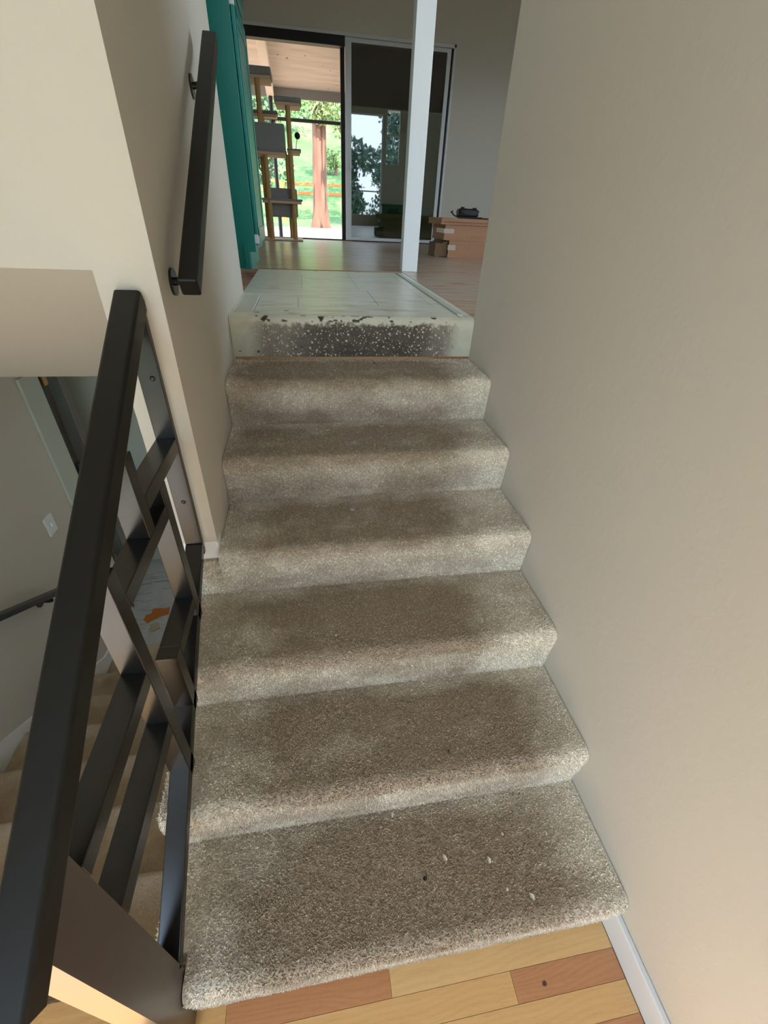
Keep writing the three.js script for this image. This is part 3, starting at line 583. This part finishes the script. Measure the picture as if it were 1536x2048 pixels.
{
  const g = new THREE.SphereGeometry(1, 26, 18), p = g.attributes.position;
  for (let i = 0; i < p.count; i++) { const x = p.getX(i), y = p.getY(i), z = p.getZ(i), s = (v) => Math.sign(v) * Math.pow(Math.abs(v), 0.55), k = 1 + 0.16 * (vnoise(x * 4 + 9, y * 4 + z * 3 + 9, 13) - 0.5); p.setXYZ(i, s(x) * 0.112 * k, s(y) * 0.04 * k, s(z) * 0.07 * k); }
  g.computeVertexNormals(); g.translate(2.04, 1.632, -5.05); part('body', g, M.blackMatte, pouch);
  part('knob', rod([1.975, 1.66, -5.03], [1.975, 1.682, -5.03], 0.018), M.blackMatte, pouch); part('knob', rod([2.105, 1.66, -5.03], [2.105, 1.678, -5.03], 0.022), M.blackMatte, pouch);
  const st = (pts, w) => { const c = new THREE.CatmullRomCurve3(pts.map((a) => new THREE.Vector3(...a))); const t = new THREE.TubeGeometry(c, 30, w, 6); return t; };
  part('strap', join(st([[1.845, 1.640, -4.98], [1.865, 1.612, -4.97], [1.92, 1.593, -4.96], [2.04, 1.590, -4.955], [2.15, 1.589, -4.95], [2.235, 1.589, -4.94]], 0.0065), st([[1.845, 1.640, -4.98], [1.852, 1.632, -4.98]], 0.012)), M.blackMatte, pouch);
  part('base_strap', B(1.95, 2.19, 1.583, 1.600, -5.10, -4.99, 0.006), M.blackMatte, pouch);
}

// ------------------------------------------------------------------ cat tree
const cat = thing('cat_tree', 'tall cat tree of grey plush platforms and rope posts by the open glass door', 'cat tree', [0.08, UP, -6.85]);
M.sisal = std({ map: tex(64, 256, (u, v) => { const n = 0.75 + 0.3 * Math.abs(Math.sin(v * 256)) + 0.1 * vnoise(u * 30, v * 100, 4); return S255(186 * n, 150 * n, 96 * n); }), roughness: 0.95 });
M.plush = std({ color: rgb(0.27, 0.265, 0.255), roughness: 1, bumpMap: fluff, bumpScale: 0.004 });
M.ply = std({ color: rgb(0.62, 0.42, 0.26), roughness: 0.7 });
const perch = (x0, x1, y0, y1, z0, z1) => { const p = part('platform', B(x0, x1, y0 + 0.03, y1, z0, z1, 0.015), M.plush, cat, 'grey plush platform'); part('underside', B(x0 + 0.015, x1 - 0.015, y0, y0 + 0.03, z0 + 0.015, z1 - 0.015, 0.004), M.ply, p, 'bare wooden underside'); return p; };
perch(-0.22, 0.075, 2.775, 2.875, -7.02, -6.62);
perch(0.085, 0.395, 2.575, 2.650, -7.02, -6.66);
perch(-0.22, 0.11, 2.50, 2.56, -7.16, -6.98);
part('condo', B(-0.20, 0.180, 2.155, 2.405, -7.02, -6.62, 0.012), M.plush, cat, 'grey plush box');
perch(-0.20, 0.19, 2.115, 2.160, -7.05, -6.60); perch(0.195, 0.365, 2.145, 2.19, -7.0, -6.66);
part('condo', B(-0.075, 0.285, 1.495, 1.800, -7.0, -6.72, 0.02), M.plush, cat, 'lower grey plush box');
perch(-0.165, 0.352, 1.640, 1.690, -7.06, -6.62);
for (const [x, z, y0, y1] of [[-0.085, -6.66, 2.40, 2.78], [0.235, -6.70, UP, 2.58], [-0.065, -6.66, UP + 0.01, 2.12], [0.19, -7.02, UP, 2.15], [-0.12, -7.0, UP, 2.12], [-0.09, -7.0, 2.4, 2.52]]) part('post', rod([x, y0, z], [x, y1, z], 0.030), M.sisal, cat, 'sisal rope post');
part('base', B(-0.20, 0.33, UP, UP + 0.02, -7.06, -6.62, 0.006), M.ply, cat);
part('spring_toy', join(rod([0.30, 2.18, -6.8], [0.325, 2.30, -6.8], 0.004), new THREE.IcosahedronGeometry(0.035, 2).translate(0.33, 2.325, -6.8)), M.blackMatte, cat, 'dark toy ball on a stalk');

// ------------------------------------------------------------------ patio
const pat = thing('patio_cover', 'pale boarded patio roof with beams on black pipe posts outside the glass door', 'patio cover', [0.6, GROUND, -8.5]);
M.soffit = std({ map: tex(512, 512, (u, v) => { const n = fbm(u * 6, v * 40, 601, 4, 6, 40), k = smooth(0.84, 0.88, fbm(u * 20, v * 30, 611, 3, 20, 30)); return mix(mix(S255(212, 202, 194), S255(182, 168, 158), n), S255(80, 66, 58), 0.7 * k); }, { repeat: [0.4, 0.4] }), roughness: 0.85 });
M.beam = std({ color: rgb(0.70, 0.62, 0.55), roughness: 0.8 });
M.fascia = std({ color: rgb(0.22, 0.21, 0.20), roughness: 0.8 });
const pr = (z) => 3.50 + (z + 7.38) * 0.135;              // underside falls away from the house
part('roof_board', prismX([[-7.39, pr(-7.39)], [-9.6, pr(-9.6)], [-9.6, pr(-9.6) + 0.06], [-7.39, pr(-7.39) + 0.06]], -4, 5), M.soffit, pat);
for (const x of [-0.06, 1.24, 2.5, -1.3]) part('beam', bar([x, pr(-7.4) - 0.075, -7.4], [x, pr(-9.58) - 0.075, -9.58], 0.11, 0.15, 0.004), M.beam, pat);
part('fascia', B(-4, 5, pr(-9.6) - 0.125, pr(-9.6) + 0.07, -9.65, -9.6), M.fascia, pat, 'dark grey fascia board');
for (const x of [-0.06, 1.12, 3.4]) part('post', rod([x, GROUND, -9.5], [x, pr(-9.5) - 0.14, -9.5], 0.034), M.blackMatte, pat, 'black pipe post');
part('pipe_rail', rod([-4, 2.80, -9.5], [5, 2.80, -9.5], 0.025), M.blackMatte, pat, 'black pipe rail');
for (const x of [-0.06, 1.12]) part('pipe_joint', rod([x, 2.75, -9.5], [x, 2.85, -9.5], 0.05), M.blackMatte, pat);

// ------------------------------------------------------------------ land behind and before the house
const hill = (x, z) => GROUND + 0.06 * smooth(-10, -16, z) * 1 + 0.24 * clamp((-16 - z) / 3) + 0.33 * Math.max(0, -17.5 - z) + 0.5 * (fbm(x * 0.25 + 50, z * 0.25 + 50, 701, 3) - 0.5) * smooth(-14, -24, z);
{
  const g = new THREE.PlaneGeometry(60, 62, 90, 120); g.rotateX(-Math.PI / 2); g.translate(0, 0, -38.4); const p = g.attributes.position;
  for (let i = 0; i < p.count; i++) p.setY(i, hill(p.getX(i), p.getZ(i)));
  g.computeVertexNormals();
  const uv = g.attributes.uv; for (let i = 0; i < p.count; i++) uv.setXY(i, (p.getX(i) + 30) / 60, (-p.getZ(i) - 7.4) / 62);
  const gm = tex(1024, 1024, (u, v) => {
    const x = u * 60, z = -7.4 - v * 62, n = fbm(x * 1.3, z * 1.3, 711, 5), d = fbm(x * 0.35, z * 0.35, 721, 4), f = vnoise(x * 9, z * 9, 731);
    let c = mix(S255(48, 80, 34), S255(84, 112, 56), clamp(n * 1.2 + 0.3 * (f - 0.5)));
    c = mix(c, S255(140, 128, 92), 0.55 * smooth(0.48, 0.66, d) * smooth(-15, -20, z));
    return mix(S255(170, 138, 106), c, smooth(-14.2, -16.2, z + 1.4 * (n - 0.5)));
  });
  struct('ground_back', g, std({ map: gm, roughness: 1 }), 'sandy ground rising to a green hillside behind the house', 'ground');
}
struct('unseen_ground_lower', join(B(-12, 6, DOWN - 0.3, DOWN - 0.1, -7.3, -3.34), B(-12, -2.9, DOWN - 0.3, DOWN - 0.1, -3.34, ZF)), std({ color: rgb(0.45, 0.42, 0.37), roughness: 1 }), 'unseen ground placed to bounce sun into the lower level', 'ground');  // never in view; reflects sun up through the lower glazed door
struct('wall_retaining', B(-12, 6, DOWN - 0.3, GROUND - 0.02, -7.46, -7.39), std({ color: rgb(0.4, 0.38, 0.35), roughness: 1 }), 'retaining wall below the back garden', 'wall');
struct('ground_front', B(-30, 30, -0.35, -0.15, ZF + 0.15, 45), std({ color: rgb(0.16, 0.17, 0.11), roughness: 1 }), 'grassy ground in front of the house', 'ground');
const leafG = (() => { const g = new THREE.BufferGeometry(); g.setAttribute('position', new THREE.Float32BufferAttribute([0, 0, 0, 0.35, 0.5, 0.08, 0, 1, 0, 0, 0, 0, 0, 1, 0, -0.35, 0.5, 0.08], 3)); g.computeVertexNormals(); return g; })();
M.leafA = std({ color: rgb(0.11, 0.19, 0.055), roughness: 0.8, side: THREE.DoubleSide });
M.leafB = std({ color: rgb(0.20, 0.27, 0.10), roughness: 0.8, side: THREE.DoubleSide });
M.leafD = std({ color: rgb(0.12, 0.20, 0.15), roughness: 0.8, side: THREE.DoubleSide });
M.leafC = std({ color: rgb(0.05, 0.10, 0.05), roughness: 0.8, side: THREE.DoubleSide });
M.bark = std({ map: tex(256, 1024, (u, v) => { const n = fbm(u * 14, v * 22, 801, 4, 14, 22), c = smooth(0.56, 0.70, fbm(u * 20, v * 14, 811, 3, 20, 14)); return mix(mix(S255(124, 90, 72), S255(88, 58, 46), n), S255(54, 36, 30), 0.85 * c); }), bumpMap: null, roughness: 0.95 });
function foliage(parent, clumps, mat, seed, size, per) {  // clumps: [x, y, z, rx, ry, rz]
  const q = rng(seed), ms = [], m = new THREE.Matrix4(), e = new THREE.Euler();
  for (const [x, y, z, rx, ry, rz] of clumps) for (let i = 0; i < per; i++) {
    const a = q() * 6.283, c = q() * 2 - 1, r = Math.cbrt(0.25 + 0.75 * q()), s = Math.sqrt(1 - c * c), k = size * (0.6 + 0.8 * q());
    e.set(q() * 6.3, q() * 6.3, q() * 6.3);
    m.compose(new THREE.Vector3(x + rx * r * s * Math.cos(a), y + ry * r * c, z + rz * r * s * Math.sin(a)).sub(parent.position), new THREE.Quaternion().setFromEuler(e), new THREE.Vector3(k, k, k));
    ms.push(m.clone());
  }
  const im = new THREE.InstancedMesh(leafG, mat, ms.length); ms.forEach((a, i) => im.setMatrixAt(i, a));
  im.name = 'foliage'; im.userData = { kind: 'stuff' }; im.castShadow = im.receiveShadow = true; parent.add(im);
}
const pine = thing('pine_tree', 'pine tree with a straight reddish trunk in front of the fence', 'tree', [0.93, hill(0.93, -15.5) - 0.05, -15.5]);
{
  const g = new THREE.CylinderGeometry(0.12, 0.21, 9, 20, 40), p = g.attributes.position;
  for (let i = 0; i < p.count; i++) { const y = p.getY(i) + 4.5, a = Math.atan2(p.getZ(i), p.getX(i)), fl = 1 + 0.55 * Math.exp(-y * 3.2) * (0.7 + 0.5 * Math.sin(a * 5 + 1)) + 0.10 * (vnoise(a * 5 + 20, y * 3, 21) - 0.5); p.setX(i, p.getX(i) * fl + 0.02 * y); p.setZ(i, p.getZ(i) * fl); }
  g.computeVertexNormals(); g.translate(pine.position.x - 0.03, pine.position.y + 4.5, pine.position.z); part('trunk', g, M.bark, pine);
  const cl = [], q = rng(33); for (let i = 0; i < 26; i++) { const a = q() * 6.3, r = 0.4 + q() * 1.6; cl.push([1.05 + Math.cos(a) * r, 4.4 + q() * 4.6, -15.5 + Math.sin(a) * r, 0.5, 0.28, 0.5]); }
  cl.push([1.5, 3.75, -15.2, 0.35, 0.4, 0.3], [0.95, 3.75, -15.2, 0.22, 0.3, 0.25], [1.7, 3.4, -15.3, 0.2, 0.35, 0.2]);
  foliage(pine, cl, M.leafB, 41, 0.10, 420);
}
function bush(name, label, category, x, z, r, h, mat, seed, group, trunk) {
  const y = hill(x, z), t = thing(name, label, category, [x, y, z], group), cl = [], q = rng(seed);
  const n = trunk ? 14 : 7; for (let i = 0; i < n; i++) { const a = q() * 6.3, d = q() * r * 0.75; cl.push([x + Math.cos(a) * d, y + (trunk ? h * (0.3 + 0.65 * q()) : h * (0.35 + 0.4 * q())), z + Math.sin(a) * d, r * 0.45, h * (trunk ? 0.13 : 0.35), r * 0.45]); }
  foliage(t, cl, mat, seed + 1, Math.max(0.09, r * 0.11), 150);
  part('stem', rod([x, y - 0.1, z], [x, y + h * 0.7, z], 0.06 + 0.02 * h, 0.03, 8), M.bark, t);
}
bush('conifer', 'dark loose conifer left of the pine behind the cat tree', 'tree', -0.75, -13.2, 1.0, 3.6, M.leafC, 51, undefined, true);
[[-2.6, -24, 1.4, 2.4], [-0.6, -27, 1.6, 2.2], [1.4, -29, 1.8, 2.4], [2.9, -24, 1.2, 1.7], [0.5, -35, 2.2, 3.2], [3.4, -34, 2.2, 3.2], [-2.8, -36, 2.4, 3.4], [5.2, -28, 1.8, 2.4], [1.8, -21.5, 0.7, 0.8], [-1.4, -44, 3.0, 4.6], [2.2, -46, 3.0, 4.6], [5.8, -44, 3, 4.6]].forEach(([x, z, r, h], i) => bush('hillside_shrub', 'leafy shrub on the sunny hillside beyond the rail fence', 'shrub', x, z, r, h, [M.leafB, M.leafA, M.leafB][i % 3], 60 + i * 3, 'shrubs on the hillside'));
const fence = thing('rail_fence', 'orange brown split rail fence crossing behind the pine trunk', 'fence', [0.5, hill(0.5, -17), -17]);
M.rail = std({ color: rgb(0.36, 0.14, 0.04), roughness: 0.9 });
for (const x of [-3.2, -0.2, 2.6, 5.4]) part('fence_post', B(x - 0.07, x + 0.07, hill(x, -17) - 0.1, hill(x, -17) + 1.0, -17.07, -16.93, 0.01), M.rail, fence);
for (const [a, b] of [[-3.2, -0.2], [-0.2, 2.6], [2.6, 5.4]]) for (const y of [2.24, 2.0]) part('fence_rail', bar([a, y - 0.02, -17], [b, y + 0.02, -17], 0.07, 0.09, 0.015), M.rail, fence);
// trees in front of the house, seen as a mirror image in the glass door
for (const [x, z, r, h, s] of [[3.0, 15, 1.6, 4.6, 201], [5.6, 17, 2.0, 5.2, 211], [1.2, 19, 1.6, 3.6, 221], [8.5, 16, 2.2, 6.2, 231], [4.9, 10, 1.2, 6.8, 241]]) {
  const t = thing('yard_tree', 'leafy tree in the yard mirrored in the glass door', 'tree', [x, -0.15, z], 'trees in the front yard'), cl = [], q = rng(s);
  for (let i = 0; i < 14; i++) { const a = q() * 6.3, d = q() * r * 0.8; cl.push([x + Math.cos(a) * d, h * (0.35 + 0.6 * q()), z + Math.sin(a) * d, r * 0.45, h * 0.12, r * 0.45]); }
  foliage(t, cl, M.leafD, s + 1, 0.22, 260); part('trunk', rod([x, -0.2, z], [x, h * 0.75, z], 0.14, 0.05, 8), M.bark, t);
}

// ------------------------------------------------------------------ small litter on the carpet
const flakeMat = [std({ color: rgb(0.66, 0.60, 0.48), roughness: 0.8 }), std({ color: rgb(0.02, 0.02, 0.02), roughness: 0.9 }), std({ color: rgb(0.09, 0.05, 0.025), roughness: 0.9 })];
function flake(u, v, j, l, w, turn, m, label, group) {
  const c = onPlane(u, v, 'y', j * R + 0.006), g = new THREE.IcosahedronGeometry(1, 1), p = g.attributes.position;
  for (let i = 0; i < p.count; i++) { const k = 0.75 + 0.5 * vnoise(p.getX(i) * 3 + u, p.getZ(i) * 3 + v, 5); p.setXYZ(i, p.getX(i) * l * 0.85 * k, p.getY(i) * 0.0012 + 0.003 * p.getX(i) * p.getX(i), p.getZ(i) * w * k); }
  g.computeVertexNormals(); g.rotateY(turn); g.translate(c.x, c.y + 0.001, c.z);
  solo(m === 0 ? 'paint_chip' : 'dirt_speck', g, flakeMat[m], label, m === 0 ? 'paint chip' : 'speck', [c.x, c.y, c.z], group);
}
const ORD = ['', 'lowest', 'second', 'third', 'fourth', 'fifth', 'highest'];
for (const [u, v, j, l, w, t] of [[655, 861, 5, 0.010, 0.005, 0.2], [763, 853, 5, 0.012, 0.004, 0], [705, 1020, 4, 0.011, 0.006, -0.5], [463, 1026, 4, 0.007, 0.010, 0.2], [635, 1013, 4, 0.006, 0.004, 0.4], [785, 1629, 1, 0.004, 0.010, -0.2], [672, 1271, 3, 0.004, 0.004, 0], [890, 1716, 1, 0.005, 0.009, 0.3], [978, 1720, 1, 0.005, 0.008, 0.1], [1014, 1779, 1, 0.004, 0.004, 0], [1064, 1793, 1, 0.006, 0.008, 0.4], [1004, 1668, 1, 0.003, 0.005, 0.2], [718, 985, 4, 0.005, 0.004, 0.1], [445, 1420, 2, 0.007, 0.003, 0.6], [460, 1421, 2, 0.003, 0.008, -0.3], [995, 908, 5, 0.004, 0.009, 0.2], [670, 742, 6, 0.006, 0.003, 0]]) flake(u, v, j, l, w, t, 0, `small pale paint chip lying on the ${ORD[j]} carpeted step`, `paint chips on the ${ORD[j]} step`);
flake(850, 1757, 1, 0.007, 0.005, 0.4, 1, 'black speck on the lowest carpeted step');
flake(897, 1503, 2, 0.004, 0.005, 0.1, 2, 'dark brown speck on the second carpeted step');
flake(748, 727, 6, 0.007, 0.005, 0.3, 1, 'black crumb on the highest carpeted step below the painted riser');

scene.traverse((o) => { if (o.isMesh) { o.castShadow = true; o.receiveShadow = true; } });
renderer.render(scene, camera);
